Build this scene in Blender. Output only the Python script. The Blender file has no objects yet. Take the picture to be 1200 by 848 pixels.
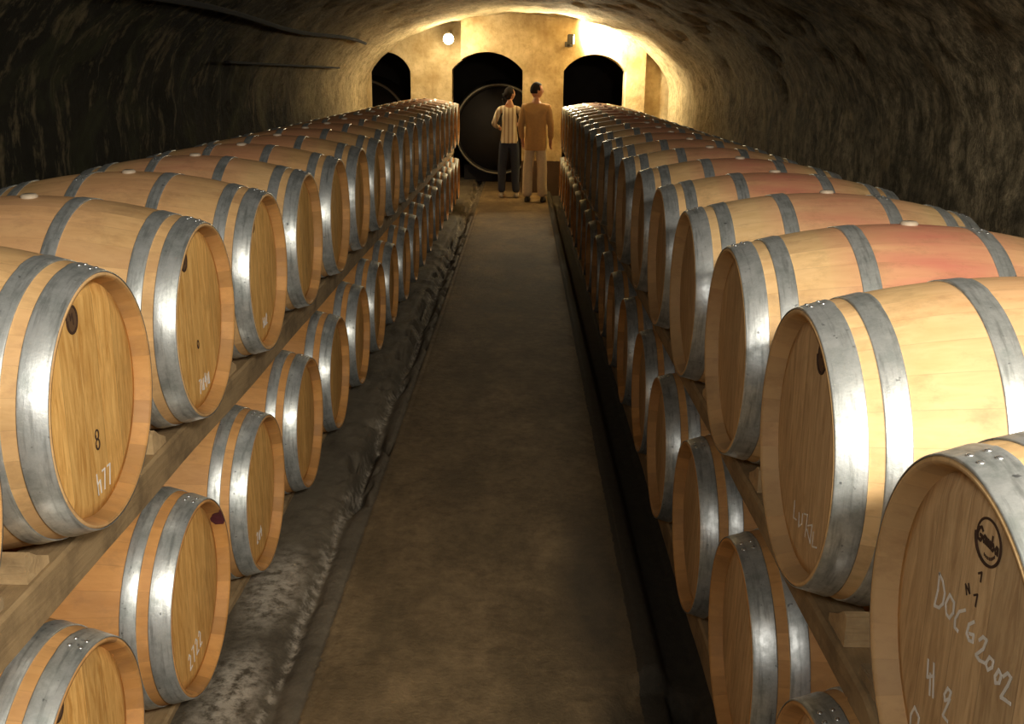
import bpy, bmesh, math, random
from mathutils import Vector, Matrix, noise
random.seed(7)
PI = math.pi
scn = bpy.context.scene
COL = scn.collection

# ------------------------------------------------------------------ camera
cd = bpy.data.cameras.new('camera'); cam = bpy.data.objects.new('camera', cd); COL.objects.link(cam)
F_ = Vector((-0.00612663, 0.96307647, -0.26915826)); R_ = Vector((0.99986568, 0.00999162, 0.01299194)); U_ = Vector((-0.01520156, 0.26904251, 0.96300833))
m = Matrix.Identity(4)
for i in range(3):
    m[i][0] = R_[i]; m[i][1] = U_[i]; m[i][2] = -F_[i]
cam.matrix_world = m
cd.sensor_fit = 'HORIZONTAL'; cd.sensor_width = 36; cd.lens = 36 * 1206.4 / 1200; cd.clip_start = .05; cd.clip_end = 100
scn.camera = cam
# ------------------------------------------------------------------ world, lights, exposure
w = bpy.data.worlds.new('world'); scn.world = w; w.use_nodes = True
w.node_tree.nodes['Background'].inputs[0].default_value = (.5, .55, .6, 1)
w.node_tree.nodes['Background'].inputs[1].default_value = 0.004
scn.view_settings.view_transform = 'Standard'; scn.view_settings.look = 'None'
scn.view_settings.gamma = 1; scn.view_settings.use_curve_mapping = False
scn.view_settings.exposure = 0.08
def lamp(name, kind, loc, power, color, size=.1, to=None, spot=None, sizey=None):
    l = bpy.data.lights.new(name, kind); l.energy = power; l.color = color
    if kind == 'AREA':
        l.size = size
        if sizey: l.shape = 'RECTANGLE'; l.size_y = sizey
    else: l.shadow_soft_size = size
    if spot: l.spot_size = spot; l.spot_blend = .6
    o = bpy.data.objects.new(name, l); COL.objects.link(o); o.location = loc
    if to is not None: o.rotation_euler = (Vector(to) - Vector(loc)).to_track_quat('-Z', 'Y').to_euler()
    return o
KEY = lamp('ceiling_lamp_light', 'AREA', (.8, -.35, .72), 100, (1, .93, .82), .25, to=(-.2, 4.5, -1.0), sizey=.28)
FILL = lamp('aisle_fill_light', 'AREA', (-.5, -.5, .6), 20, (1, .95, .88), .35, to=(.5, 4, -1.0), sizey=.35)  # added fill without a real fixture, lifts the dim right heads
SIDE = lamp('side_fill_light', 'AREA', (1.6, .2, .46), 26, (1, .93, .80), .2, to=(-1, 3.6, -1.0), sizey=.2)  # added light beside the camera, only brightens the left heads
GLOBE_L = lamp('globe_lamp_light', 'POINT', (-1.2, 17.22, .53), 50, (1, .82, .52), .06)
FLOOD_L = lamp('floodlight_light', 'SPOT', (.92, 17.22, .56), 420, (1, .86, .58), .05, to=(2.6, 17.5, .9), spot=2.9)
CROWN_L = lamp('floodlight_uplight', 'SPOT', (.70, 16.95, .50), 260, (1, .86, .58), .05, to=(-.3, 15.4, 1.0), spot=2.6)

# ------------------------------------------------------------------ node helpers
def mat(name):
    M = bpy.data.materials.new(name); M.use_nodes = True; nt = M.node_tree; nt.nodes.clear()
    out = nt.nodes.new('ShaderNodeOutputMaterial'); b = nt.nodes.new('ShaderNodeBsdfPrincipled')
    nt.links.new(b.outputs[0], out.inputs[0]); return M, nt, b
class G:
    def __init__(s, nt): s.nt = nt
    def n(s, t, **k):
        x = s.nt.nodes.new(t)
        for a, v in k.items(): setattr(x, a, v)
        return x
    def put(s, sock, v):
        if hasattr(v, 'is_output'): s.nt.links.new(v, sock)
        else: sock.default_value = v
    def math(s, op, a, b=None, c=None, clamp=False):
        x = s.n('ShaderNodeMath', operation=op, use_clamp=clamp); s.put(x.inputs[0], a)
        if b is not None: s.put(x.inputs[1], b)
        if c is not None: s.put(x.inputs[2], c)
        return x.outputs[0]
    def obj(s): return s.n('ShaderNodeTexCoord').outputs['Object']
    def pos(s): return s.n('ShaderNodeNewGeometry').outputs['Position']
    def sep(s, v): x = s.n('ShaderNodeSeparateXYZ'); s.put(x.inputs[0], v); return x.outputs
    def comb(s, a, b, c):
        x = s.n('ShaderNodeCombineXYZ')
        for i, v in enumerate((a, b, c)): s.put(x.inputs[i], v)
        return x.outputs[0]
    def vmul(s, v, k): x = s.n('ShaderNodeVectorMath', operation='MULTIPLY'); s.put(x.inputs[0], v); x.inputs[1].default_value = k; return x.outputs[0]
    def vadd(s, v, k): x = s.n('ShaderNodeVectorMath', operation='ADD'); s.put(x.inputs[0], v); s.put(x.inputs[1], k); return x.outputs[0]
    def noise(s, v, sc, det=4, rough=.55, dist=0):
        x = s.n('ShaderNodeTexNoise'); s.put(x.inputs['Vector'], v); x.inputs['Scale'].default_value = sc; x.inputs['Detail'].default_value = det
        x.inputs['Roughness'].default_value = rough; x.inputs['Distortion'].default_value = dist; return x.outputs[0]
    def white(s, v):
        x = s.n('ShaderNodeTexWhiteNoise', noise_dimensions='1D'); s.put(x.inputs['W'], v); return x.outputs[0]
    def ramp(s, f, pts):
        x = s.n('ShaderNodeValToRGB'); s.put(x.inputs[0], f); e = x.color_ramp.elements
        while len(e) < len(pts): e.new(.5)
        for i, (p, c) in enumerate(pts):
            e[i].position = p; e[i].color = (c, c, c, 1) if isinstance(c, (int, float)) else (*c, 1)
        return x.outputs[0]
    def mix(s, f, a, b, mode='MIX'):
        x = s.n('ShaderNodeMix', data_type='RGBA', blend_type=mode); s.put(x.inputs[0], f)
        for i, v in ((6, a), (7, b)):
            s.put(x.inputs[i], v if hasattr(v, 'is_output') else (*v, 1))
        return x.outputs[2]
    def bump(s, h, st=.3, d=.01):
        x = s.n('ShaderNodeBump'); x.inputs['Strength'].default_value = st; x.inputs['Distance'].default_value = d; s.put(x.inputs['Height'], h); return x.outputs[0]
    def info(s): return s.n('ShaderNodeObjectInfo')

# object colour: R wine stain, G tone (0 dark .. 1 pale), B orange warmth
def wood_body():
    M, nt, b = mat('oak_staves'); g = G(nt)
    o = g.obj(); x, y, z = g.sep(o); inf = g.info(); rnd = inf.outputs['Random']; r_, g_, b_ = g.sep(inf.outputs['Color'])
    ang = g.math('ARCTAN2', y, z); a = g.math('MULTIPLY', ang, 30 / (2 * PI)); ida = g.math('FLOOR', a)
    fr = g.math('FRACT', a)
    wn = g.white(g.math('ADD', ida, g.math('MULTIPLY', rnd, 91.7)))
    off = g.comb(g.math('MULTIPLY', rnd, 40), wn, 0)
    grain = g.noise(g.vadd(g.vmul(o, (3.5, 26, 26)), off), 1.6, 5, .6, .6)
    blot = g.noise(g.vadd(o, off), 3.2, 4, .55)
    ra = g.n('ShaderNodeRGB').outputs[0]
    base = g.mix(grain, (.40, .215, .075), (.74, .47, .21))
    pale = g.mix(g_, base, g.mix(grain, (.62, .40, .17), (.86, .63, .34)))
    orange = g.mix(g.math('MULTIPLY', b_, .8), pale, g.mix(grain, (.46, .18, .038), (.74, .35, .095)))
    stv = g.mix(1, orange, g.ramp(wn, [(0, .88), (1, 1.06)]), 'MULTIPLY')
    seam = g.math('ABSOLUTE', g.math('SUBTRACT', fr, .5))
    seamf = g.math('GREATER_THAN', seam, .486)
    c = g.mix(g.math('MULTIPLY', seamf, .16), stv, (.12, .06, .03))
    # wine stain around the bung, a broad band over the middle staves
    mid = g.math('SUBTRACT', 1, g.math('DIVIDE', g.math('ABSOLUTE', g.math('SUBTRACT', x, .02)), .29), clamp=True)
    top = g.ramp(g.math('ADD', z, g.math('MULTIPLY', g.math('SUBTRACT', blot, .5), .5)), [(0, .15), (.10, .7), (.22, 1)])
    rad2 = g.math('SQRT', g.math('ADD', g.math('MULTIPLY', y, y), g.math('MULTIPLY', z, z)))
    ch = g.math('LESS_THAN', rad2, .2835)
    chc = (g.mix(1, g.mix(grain, (.38, .17, .04), (.60, .31, .095)), g.ramp(wn, [(0, .65), (1, 1.15)]), 'MULTIPLY'))  # aged orange chime wood, rim shade painted darker into its colour
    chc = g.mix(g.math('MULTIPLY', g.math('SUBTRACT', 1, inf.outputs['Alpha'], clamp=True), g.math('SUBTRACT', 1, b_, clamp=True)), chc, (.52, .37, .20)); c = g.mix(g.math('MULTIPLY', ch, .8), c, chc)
    st = g.math('MULTIPLY', g.math('MULTIPLY', g.math('POWER', mid, .5), top), g.math('MULTIPLY', r_, g.ramp(g.noise(g.vmul(o, (2, 9, 9)), 1.3, 3), [(.25, .5), (.6, 1)])), clamp=True)
    c = g.mix(g.math('MULTIPLY', st, .95, clamp=True), c, (.56, .17, .12))
    dirt = g.noise(g.vadd(g.vmul(o, (1, 1.6, 1.6)), off), 7, 7, .75)
    c = g.mix(g.ramp(dirt, [(.50, 0), (.72, .5)]), c, (.26, .14, .065)); c = g.mix(g.ramp(blot, [(.5, 0), (.72, .35)]), c, (.45, .24, .12))
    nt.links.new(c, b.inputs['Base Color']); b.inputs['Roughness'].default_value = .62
    b.inputs['Specular IOR Level'].default_value = .3
    h = g.math('ADD', g.math('MULTIPLY', seamf, -1), g.math('MULTIPLY', grain, .35))
    nt.links.new(g.bump(h, .35, .0025), b.inputs['Normal'])
    return M
def wood_head():
    M, nt, b = mat('oak_head'); g = G(nt)
    o = g.obj(); x, y, z = g.sep(o); inf = g.info(); rnd = inf.outputs['Random']; r_, g_, b_ = g.sep(inf.outputs['Color'])
    a = g.math('ADD', g.math('MULTIPLY', y, 10.5), .5); idp = g.math('FLOOR', a); fr = g.math('FRACT', a)
    wn = g.white(g.math('ADD', idp, g.math('MULTIPLY', rnd, 57.3)))
    off = g.comb(wn, g.math('MULTIPLY', rnd, 33), wn)
    grain = g.ramp(g.noise(g.vadd(g.vmul(o, (20, 34, 4.5)), off), 1.7, 7, .68, .8), [(.34, 0), (.64, 1)])
    base = g.mix(grain, (.62, .31, .075), (.95, .59, .20))
    base = g.mix(g.math('MULTIPLY', b_, .55), base, g.mix(grain, (.56, .26, .06), (.86, .49, .16)))
    greyed = g.mix(grain, (.40, .29, .18), (.62, .48, .31))
    base = g.mix(g.math('SUBTRACT', 1, inf.outputs['Alpha'], clamp=True), base, greyed)
    c = g.mix(1, base, g.ramp(wn, [(0, .84), (1, 1.1)]), 'MULTIPLY')
    seamf = g.math('GREATER_THAN', g.math('ABSOLUTE', g.math('SUBTRACT', fr, .5)), .488)
    c = g.mix(g.math('MULTIPLY', seamf, .35), c, (.14, .07, .03))
    bl = g.noise(g.vadd(o, off), 5, 4, .6)
    c = g.mix(g.ramp(bl, [(.58, 0), (.85, .5)]), c, (.20, .11, .05))
    nt.links.new(c, b.inputs['Base Color']); b.inputs['Roughness'].default_value = .6; b.inputs['Specular IOR Level'].default_value = .3
    nt.links.new(g.bump(g.math('ADD', g.math('MULTIPLY', seamf, -1), g.math('MULTIPLY', grain, .4)), .35, .002), b.inputs['Normal'])
    return M
def steel():
    M, nt, b = mat('galvanised_steel'); g = G(nt); o = g.obj(); rnd = g.info().outputs['Random']
    ov = g.vadd(o, g.comb(g.math('MULTIPLY', rnd, 20), 0, 0))
    n1 = g.ramp(g.noise(ov, 11, 7, .72), [(.36, 0), (.64, 1)]); n2 = g.noise(g.vmul(ov, (60, 6, 6)), 1.5, 4, .6)
    c = g.mix(n1, (.40, .43, .41), (.78, .80, .78))
    c = g.mix(g.ramp(n2, [(.5, 0), (.78, .75)]), c, (.14, .15, .14))
    spots = g.noise(ov, 55, 2, .5)
    c = g.mix(g.ramp(spots, [(.70, 0), (.76, .7)]), c, (.05, .055, .06))
    nt.links.new(c, b.inputs['Base Color']); b.inputs['Metallic'].default_value = .72
    nt.links.new(g.ramp(n1, [(.0, .50), (1, .36)]), b.inputs['Roughness'])
    nt.links.new(g.bump(g.math('ADD', n1, n2), .25, .0015), b.inputs['Normal']); return M
def timber(name, c1, c2, axis=1):
    M, nt, b = mat(name); g = G(nt); o = g.pos()
    s = [24, 24, 24]; s[axis] = 2.2
    gr = g.noise(g.vmul(o, tuple(s)), 1.5, 6, .65, 1.0); d = g.noise(o, 6, 5, .65)
    c = g.mix(gr, c1, c2); c = g.mix(g.ramp(d, [(.45, 0), (.75, .75)]), c, tuple(v * .3 for v in c1))
    nt.links.new(c, b.inputs['Base Color']); b.inputs['Roughness'].default_value = .85
    nt.links.new(g.bump(g.math('ADD', gr, d), .6, .006), b.inputs['Normal']); return M
def flat(name, c, rough=.7, metal=0, emit=None, es=0, nz=.12, sc=30):
    M, nt, b = mat(name); g = G(nt); n = g.noise(g.obj(), sc, 4)
    cc = g.mix(n, tuple(v * (1 - nz * 2) for v in c), tuple(min(1, v * (1 + nz)) for v in c))
    nt.links.new(cc, b.inputs['Base Color']); b.inputs['Roughness'].default_value = rough; b.inputs['Metallic'].default_value = metal
    if emit: b.inputs['Emission Color'].default_value = (*emit, 1); b.inputs['Emission Strength'].default_value = es
    return M
def vault_mat():
    M, nt, b = mat('mouldy_vault_plaster'); g = G(nt); p = g.pos(); x, y, z = g.sep(p)
    coarse = g.noise(p, 1.1, 6, .65, .6); streak = g.noise(g.vmul(p, (4, 4, 1.5)), 1.7, 8, .74, .1); fine = g.noise(p, 9, 8, .78)
    clean = g.mix(fine, (.48, .36, .18), (.78, .64, .38))
    clean = g.mix(g.ramp(streak, [(.5, 0), (.68, .6)]), clean, (.20, .14, .07)); clean = g.mix(g.ramp(fine, [(.40, .5), (.52, 0)]), clean, (.22, .16, .08))
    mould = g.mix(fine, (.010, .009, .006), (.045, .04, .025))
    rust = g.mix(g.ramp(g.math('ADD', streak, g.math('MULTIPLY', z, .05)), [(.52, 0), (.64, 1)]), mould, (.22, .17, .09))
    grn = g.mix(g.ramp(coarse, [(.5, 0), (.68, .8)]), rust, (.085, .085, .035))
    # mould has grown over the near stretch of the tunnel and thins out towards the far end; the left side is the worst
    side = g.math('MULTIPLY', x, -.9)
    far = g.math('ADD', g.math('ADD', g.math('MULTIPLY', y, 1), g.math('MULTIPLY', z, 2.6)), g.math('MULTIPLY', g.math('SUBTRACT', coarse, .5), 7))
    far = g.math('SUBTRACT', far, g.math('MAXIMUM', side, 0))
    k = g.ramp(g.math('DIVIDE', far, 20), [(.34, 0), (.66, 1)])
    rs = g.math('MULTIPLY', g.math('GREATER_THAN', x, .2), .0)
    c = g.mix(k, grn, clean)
    # right hand side: bare grey brown stone shows through
    stone = g.mix(g.ramp(streak, [(.38, 0), (.62, 1)]), (.24, .19, .105), (.88, .70, .42)); stone = g.mix(g.ramp(coarse, [(.34, .6), (.48, 0)]), stone, (.04, .036, .024)); stone = g.mix(g.ramp(fine, [(.42, .65), (.56, 0)]), stone, (.05, .042, .025)); stone = g.mix(g.ramp(fine, [(.58, 0), (.70, .6)]), stone, (.62, .50, .30))
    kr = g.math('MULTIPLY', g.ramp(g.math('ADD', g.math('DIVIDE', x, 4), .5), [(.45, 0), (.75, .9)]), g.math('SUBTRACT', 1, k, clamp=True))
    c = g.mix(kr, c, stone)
    nt.links.new(c, b.inputs['Base Color']); b.inputs['Roughness'].default_value = .92; b.inputs['Specular IOR Level'].default_value = .15
    hh = g.math('ADD', g.math('ADD', g.math('MULTIPLY', coarse, .5), streak), g.math('MULTIPLY', fine, .7))
    nt.links.new(g.bump(hh, 1.0, .10), b.inputs['Normal']); return M
def endwall_mat():
    M, nt, b = mat('ochre_plaster'); g = G(nt); p = g.pos(); x, y, z = g.sep(p)
    n = g.noise(p, 2.2, 6, .6); f = g.noise(p, 16, 5, .65); s = g.noise(g.vmul(p, (4, 4, .8)), 1.5, 4)
    c = g.mix(g.ramp(n, [(.35, 0), (.65, 1)]), (.40, .28, .12), (.72, .57, .32)); c = g.mix(g.ramp(f, [(.5, 0), (.8, .5)]), c, (.25, .15, .05))
    c = g.mix(g.ramp(s, [(.52, 0), (.75, .5)]), c, (.30, .18, .07))
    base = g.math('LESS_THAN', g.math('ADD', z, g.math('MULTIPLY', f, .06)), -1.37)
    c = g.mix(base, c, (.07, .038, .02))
    nt.links.new(c, b.inputs['Base Color']); b.inputs['Roughness'].default_value = .9
    nt.links.new(g.bump(g.math('ADD', n, f), .5, .02), b.inputs['Normal']); return M
def floor_mat():
    M, nt, b = mat('worn_concrete'); g = G(nt); p = g.pos(); x, y, z = g.sep(p)
    n = g.noise(p, 1.6, 7, .62); f = g.noise(p, 22, 6, .7); f2 = g.noise(p, 90, 3, .6); bn = g.noise(g.vmul(p, (2.2, 1.1, 1)), 1.3, 5, .65)
    path = g.mix(g.ramp(g.math('ADD', g.math('MULTIPLY', n, .5), g.math('MULTIPLY', f, .5)), [(.38, 0), (.62, 1)]), (.11, .074, .036), (.26, .18, .09)); path = g.mix(g.ramp(bn, [(.35, .6), (.6, 0)]), path, (.062, .045, .022))
    path = g.mix(g.ramp(f2, [(.66, 0), (.8, .6)]), path, (.26, .2, .12))
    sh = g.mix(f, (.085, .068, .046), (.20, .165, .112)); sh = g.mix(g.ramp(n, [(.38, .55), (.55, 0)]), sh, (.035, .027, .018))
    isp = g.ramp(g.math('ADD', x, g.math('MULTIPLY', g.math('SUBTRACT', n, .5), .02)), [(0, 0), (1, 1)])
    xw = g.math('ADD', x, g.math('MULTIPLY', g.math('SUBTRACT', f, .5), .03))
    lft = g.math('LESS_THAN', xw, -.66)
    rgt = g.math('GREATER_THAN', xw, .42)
    c = g.mix(lft, path, sh); c = g.mix(rgt, c, g.mix(f, (.018, .016, .012), (.06, .05, .035)))  # right curb and shoulder near black, barrel shadow put into the colour
    # pale salt crust and crumbs along the left gutter
    w2 = g.noise(g.vmul(p, (1, .35, 1)), 3.5, 5, .65, .5)
    band = g.math('SUBTRACT', 1, g.math('DIVIDE', g.math('ABSOLUTE', g.math('SUBTRACT', g.math('ADD', x, g.math('MULTIPLY', g.math('SUBTRACT', w2, .5), .22)), -.775)), .028), clamp=True)
    salt = g.math('MULTIPLY', band, g.ramp(f, [(.44, 0), (.58, 1)]))
    # patch where the crust has bloomed
    def blob(cx, cy, rx, ry):
        dx = g.math('DIVIDE', g.math('SUBTRACT', x, cx), rx); dy = g.math('DIVIDE', g.math('SUBTRACT', y, cy), ry)
        return g.math('SUBTRACT', 1, g.math('SQRT', g.math('ADD', g.math('MULTIPLY', dx, dx), g.math('MULTIPLY', dy, dy))), clamp=True)
    pat = g.math('MULTIPLY', g.math('MAXIMUM', blob(-.92, 3.55, .13, .4), blob(-.9, 2.85, .12, .35)), g.ramp(f, [(.38, 0), (.6, 1.8)]), clamp=True)
    c = g.mix(g.math('MULTIPLY', g.math('MAXIMUM', salt, pat), .75), c, (.48, .42, .33))
    dark_spots = g.math('MULTIPLY', g.math('MAXIMUM', blob(.32, 3.65, .2, 1.0), blob(.38, 2.75, .16, .3)), 1.6, clamp=True)  # darker blobs at the right path edge and in the curb gap
    c = g.mix(g.math('MULTIPLY', dark_spots, .75), c, (.035, .028, .018))
    nt.links.new(c, b.inputs['Base Color']); b.inputs['Roughness'].default_value = .82; b.inputs['Specular IOR Level'].default_value = .25
    nt.links.new(g.bump(g.math('ADD', n, g.math('ADD', g.math('MULTIPLY', f, .8), g.math('MULTIPLY', f2, .25))), .7, .015), b.inputs['Normal']); return M

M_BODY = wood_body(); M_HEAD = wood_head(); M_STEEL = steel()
M_RIVET = flat('rivet_steel', (.75, .77, .78), .25, .9)
M_BUNG = flat('white_silicone', (.52, .42, .30), .6)
M_BRAND = flat('burnt_brand', (.055, .025, .012), .8); M_BRAND2 = flat('brand_disc_wood', (.13, .07, .03), .8)
M_CHALK = flat('white_chalk', (.85, .82, .75), .95)
M_WINE = flat('wine_stain', (.10, .018, .025), .8, nz=.3)
M_BEAM = timber('weathered_beam', (.20, .125, .055), (.47, .33, .165)); M_PLANK = timber('cross_plank_wood', (.24, .16, .08), (.46, .34, .19), 0)
M_WEDGE = timber('fresh_wedge_wood', (.40, .25, .11), (.72, .53, .29), 0)
M_VAULT = vault_mat(); M_END = endwall_mat(); M_FLOOR = floor_mat()
M_CABLE = flat('black_cable', (.008, .006, .005), 1.0)
M_DARKMETAL = flat('dark_metal', (.09, .08, .06), .5, .5)
M_GLOBE = flat('globe_glass', (1, .95, .8), .3, 0, (1, .9, .62), 14, 0)
M_LENS = flat('flood_glass', (1, .95, .8), .3, 0, (1, .85, .5), 40, 0)

# ------------------------------------------------------------------ object helpers
def obj(name, bm, material, parent=None, smooth=True, recalc=True):
    if recalc: bmesh.ops.recalc_face_normals(bm, faces=bm.faces)
    me = bpy.data.meshes.new(name); bm.to_mesh(me); bm.free()
    if smooth is not None:
        for p_ in me.polygons: p_.use_smooth = smooth
    for mm in (material if isinstance(material, (list, tuple)) else [material]): me.materials.append(mm)
    o = bpy.data.objects.new(name, me); COL.objects.link(o)
    if parent: o.parent = parent
    return o
def empty(name, loc, rz=0):
    o = bpy.data.objects.new(name, None); COL.objects.link(o); o.location = loc; o.rotation_euler = (0, 0, rz); o.empty_display_size = .1; return o
def tag(o, label, cat, group=None, kind=None):
    if label: o['label'] = label
    if cat: o['category'] = cat
    if group: o['group'] = group
    if kind: o['kind'] = kind
    return o
def struct(name, bm, material, smooth=True, recalc=True):
    o = obj(name, bm, material, None, smooth, recalc); o['kind'] = 'structure'; return o
def box(bm, x0, x1, y0, y1, z0, z1, bev=0):
    vs = [bm.verts.new((x, y, z)) for x in (x0, x1) for y in (y0, y1) for z in (z0, z1)]
    fs = [bm.faces.new([vs[i] for i in q]) for q in ((0, 1, 3, 2), (4, 6, 7, 5), (0, 4, 5, 1), (2, 3, 7, 6), (0, 2, 6, 4), (1, 5, 7, 3))]
    if bev: bmesh.ops.bevel(bm, geom=list({e for f in fs for e in f.edges}), offset=bev, segments=2, affect='EDGES')
def lathe(bm, prof, n=96, closed_profile=False, mi=0):
    """revolve (x, r) profile about the local x axis"""
    rings = []
    for (x, r) in prof:
        if r < 1e-6: rings.append([bm.verts.new((x, 0, 0))])
        else: rings.append([bm.verts.new((x, r * math.sin(2 * PI * i / n), r * math.cos(2 * PI * i / n))) for i in range(n)])
    pr = list(zip(rings, rings[1:])) + ([(rings[-1], rings[0])] if closed_profile else [])
    for A, B in pr:
        for i in range(n):
            j = (i + 1) % n
            if len(A) == 1 and len(B) == 1: continue
            if len(A) == 1: f = bm.faces.new((A[0], B[i], B[j]))
            elif len(B) == 1: f = bm.faces.new((A[i], B[0], A[j]))
            else: f = bm.faces.new((A[i], B[i], B[j], A[j]))
            f.material_index = mi
def tube(bm, pts, rad, n=8):
    pts = [Vector(p) for p in pts]; rings = []
    for i, p in enumerate(pts):
        t = (pts[min(i + 1, len(pts) - 1)] - pts[max(i - 1, 0)]).normalized()
        a = t.cross(Vector((0, 0, 1)));
        if a.length < 1e-3: a = t.cross(Vector((1, 0, 0)))
        a.normalize(); b_ = t.cross(a)
        r = rad[i] if isinstance(rad, (list, tuple)) else rad
        rings.append([bm.verts.new(p + a * math.cos(2 * PI * k / n) * r + b_ * math.sin(2 * PI * k / n) * r) for k in range(n)])
    for A, B in zip(rings, rings[1:]):
        for k in range(n): bm.faces.new((A[k], A[(k + 1) % n], B[(k + 1) % n], B[k]))
    bm.faces.new(rings[0]); bm.faces.new(rings[-1][::-1])
def stroke(bm, pts, wd, x0, x1):
    """thin ribbon of chalk or ink lying on a plane of constant x; pts = (y, z)"""
    P = [Vector((a, b)) for a, b in pts]
    for i in range(len(P) - 1):
        d = (P[i + 1] - P[i])
        if d.length < 1e-5: continue
        d.normalize(); n = Vector((-d.y, d.x)) * wd / 2; a = P[i] - d * wd * .3; b = P[i + 1] + d * wd * .3
        q = [a + n, b + n, b - n, a - n]
        top = [bm.verts.new((x0 - .00006 * i, v.x, v.y)) for v in q]; bot = [bm.verts.new((x1, v.x, v.y)) for v in q]
        bm.faces.new(top); bm.faces.new(bot[::-1])
        for k in range(4): bm.faces.new((top[k], top[(k + 1) % 4], bot[(k + 1) % 4], bot[k]))

# ------------------------------------------------------------------ the setting
FZ = -1.93; XC = -.07; HW = 2.49; Z0 = -.3; HH = 1.25; YE = 17.6
def fbm(p, s, o=4): return noise.fractal(Vector(p) * s, 1.0, 2.0, o)
def vault_grid(cols, ys):
    bm = bmesh.new(); rows = []
    for y in ys:
        r = []
        for (x, z, nx, nz) in cols:
            k = 1 if y < YE - .01 else 0
            d = (.04 * fbm((x, y, z), 1.3) + .03 * fbm((x, y, z * .8), 4.5)) * k + .01 * fbm((x, y, z), 5) * (1 - k)
            r.append(bm.verts.new((x + nx * d, y, z + nz * d)))
        rows.append(r)
    for A, B in zip(rows, rows[1:]):
        for i in range(len(A) - 1): bm.faces.new((A[i], A[i + 1], B[i + 1], B[i]))
    return bm
ys = [-4 + i * .12 for i in range(int(21.6 / .12))] + [YE]
def arch(t):   # t 0..PI from right to left
    x = XC + HW * math.cos(t); z = Z0 + HH * math.sin(t)
    n = Vector((math.cos(t) / HW, math.sin(t) / HH)).normalized(); return (x, z, -n.x, -n.y)
TS = .62
right = [(XC + HW, FZ - .1 + i * (Z0 - FZ + .1) / 18, -1, 0) for i in range(18)] + [arch(i * TS / 10) for i in range(11)]
top = [arch(TS + i * (PI - 2 * TS) / 34) for i in range(35)]
left = [arch(PI - TS + i * TS / 10) for i in range(11)] + [(XC - HW, Z0 - (i + 1) * (Z0 - FZ + .1) / 18, 1, 0) for i in range(18)]
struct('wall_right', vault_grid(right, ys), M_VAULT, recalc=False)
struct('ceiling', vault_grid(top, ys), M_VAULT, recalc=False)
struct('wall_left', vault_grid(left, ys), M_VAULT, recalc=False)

# end wall with three arches, the left bay set back a little
ARCH = [(-2.32, .43, .02, .33), (-.595, .595, .06, .345), (1.19, .515, .06, .33)]   # centre, half width, spring z, crown z
def opening(x):
    for c, h, s, t in ARCH:
        if abs(x - c) < h:
            rr = (h * h + (t - s) ** 2) / (2 * (t - s)); return t - rr + math.sqrt(max(0, rr * rr - (x - c) ** 2))
    if 2.02 < x < 2.6: return .52 if x > 2.02 else 0
    return None
def end_piece(x0, x1, y, depth, zt, skip=()):
    xs = [x0 + i * (x1 - x0) / max(1, round((x1 - x0) / .03)) for i in range(max(1, round((x1 - x0) / .03)) + 1)]
    for c, h, s, t in ARCH: xs += [c - h, c + h]
    xs += [2.02]
    xs = sorted({round(v, 4) for v in xs if x0 - 1e-6 <= v <= x1 + 1e-6}); bm = bmesh.new()
    for a, b in zip(xs, xs[1:]):
        if b - a < 1e-4: continue
        mid = (a + b) / 2; o_ = opening(mid)
        za, zb = (opening(a + 1e-5) or 0, opening(b - 1e-5) or 0) if o_ is not None else (FZ - .05, FZ - .05)
        nz = 10
        for k in range(nz):
            q = lambda zz, k_: zz + (zt - zz) * k_ / nz
            bm.faces.new([bm.verts.new(v) for v in ((a, y, q(za, k)), (b, y, q(zb, k)), (b, y, q(zb, k + 1)), (a, y, q(za, k + 1)))])
        if o_ is not None:
            bm.faces.new([bm.verts.new(v) for v in ((a, y, za), (a, y + depth, za), (b, y + depth, zb), (b, y, zb))])
    for c, h, s, t in ARCH:
        for e in (c - h, c + h):
            if x0 <= e <= x1: bm.faces.new([bm.verts.new(v) for v in ((e, y, FZ - .05), (e, y + depth, FZ - .05), (e, y + depth, s), (e, y, s))])
    if x0 < 2.02 < x1: bm.faces.new([bm.verts.new(v) for v in ((2.02, y, FZ - .05), (2.02, y + depth, FZ - .05), (2.02, y + depth, .52), (2.02, y, .52))])
    bmesh.ops.remove_doubles(bm, verts=bm.verts, dist=1e-4); return bm
XB = -1.02; YL = 18.0
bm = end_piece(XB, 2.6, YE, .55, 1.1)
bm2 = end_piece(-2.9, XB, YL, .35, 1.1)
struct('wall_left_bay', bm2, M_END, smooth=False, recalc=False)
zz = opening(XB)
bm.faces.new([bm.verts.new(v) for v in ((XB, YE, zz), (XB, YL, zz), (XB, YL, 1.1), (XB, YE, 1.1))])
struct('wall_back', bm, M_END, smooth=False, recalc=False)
# back of the side niche, ochre plaster
bm = bmesh.new(); box(bm, 1.95, 2.9, 17.70, 17.9, FZ, .9); struct('wall_niche', bm, M_END, smooth=False)
bm = bmesh.new(); box(bm, -2.9, 2.7, 17.6, 18.1, 1.1, 1.2); struct('trim_1', bm, M_END, smooth=False)
bm = bmesh.new(); box(bm, XC - HW - .5, XC - HW, 17.55, 18.1, FZ, 1.1); struct('trim_2', bm, M_END, smooth=False)
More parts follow.
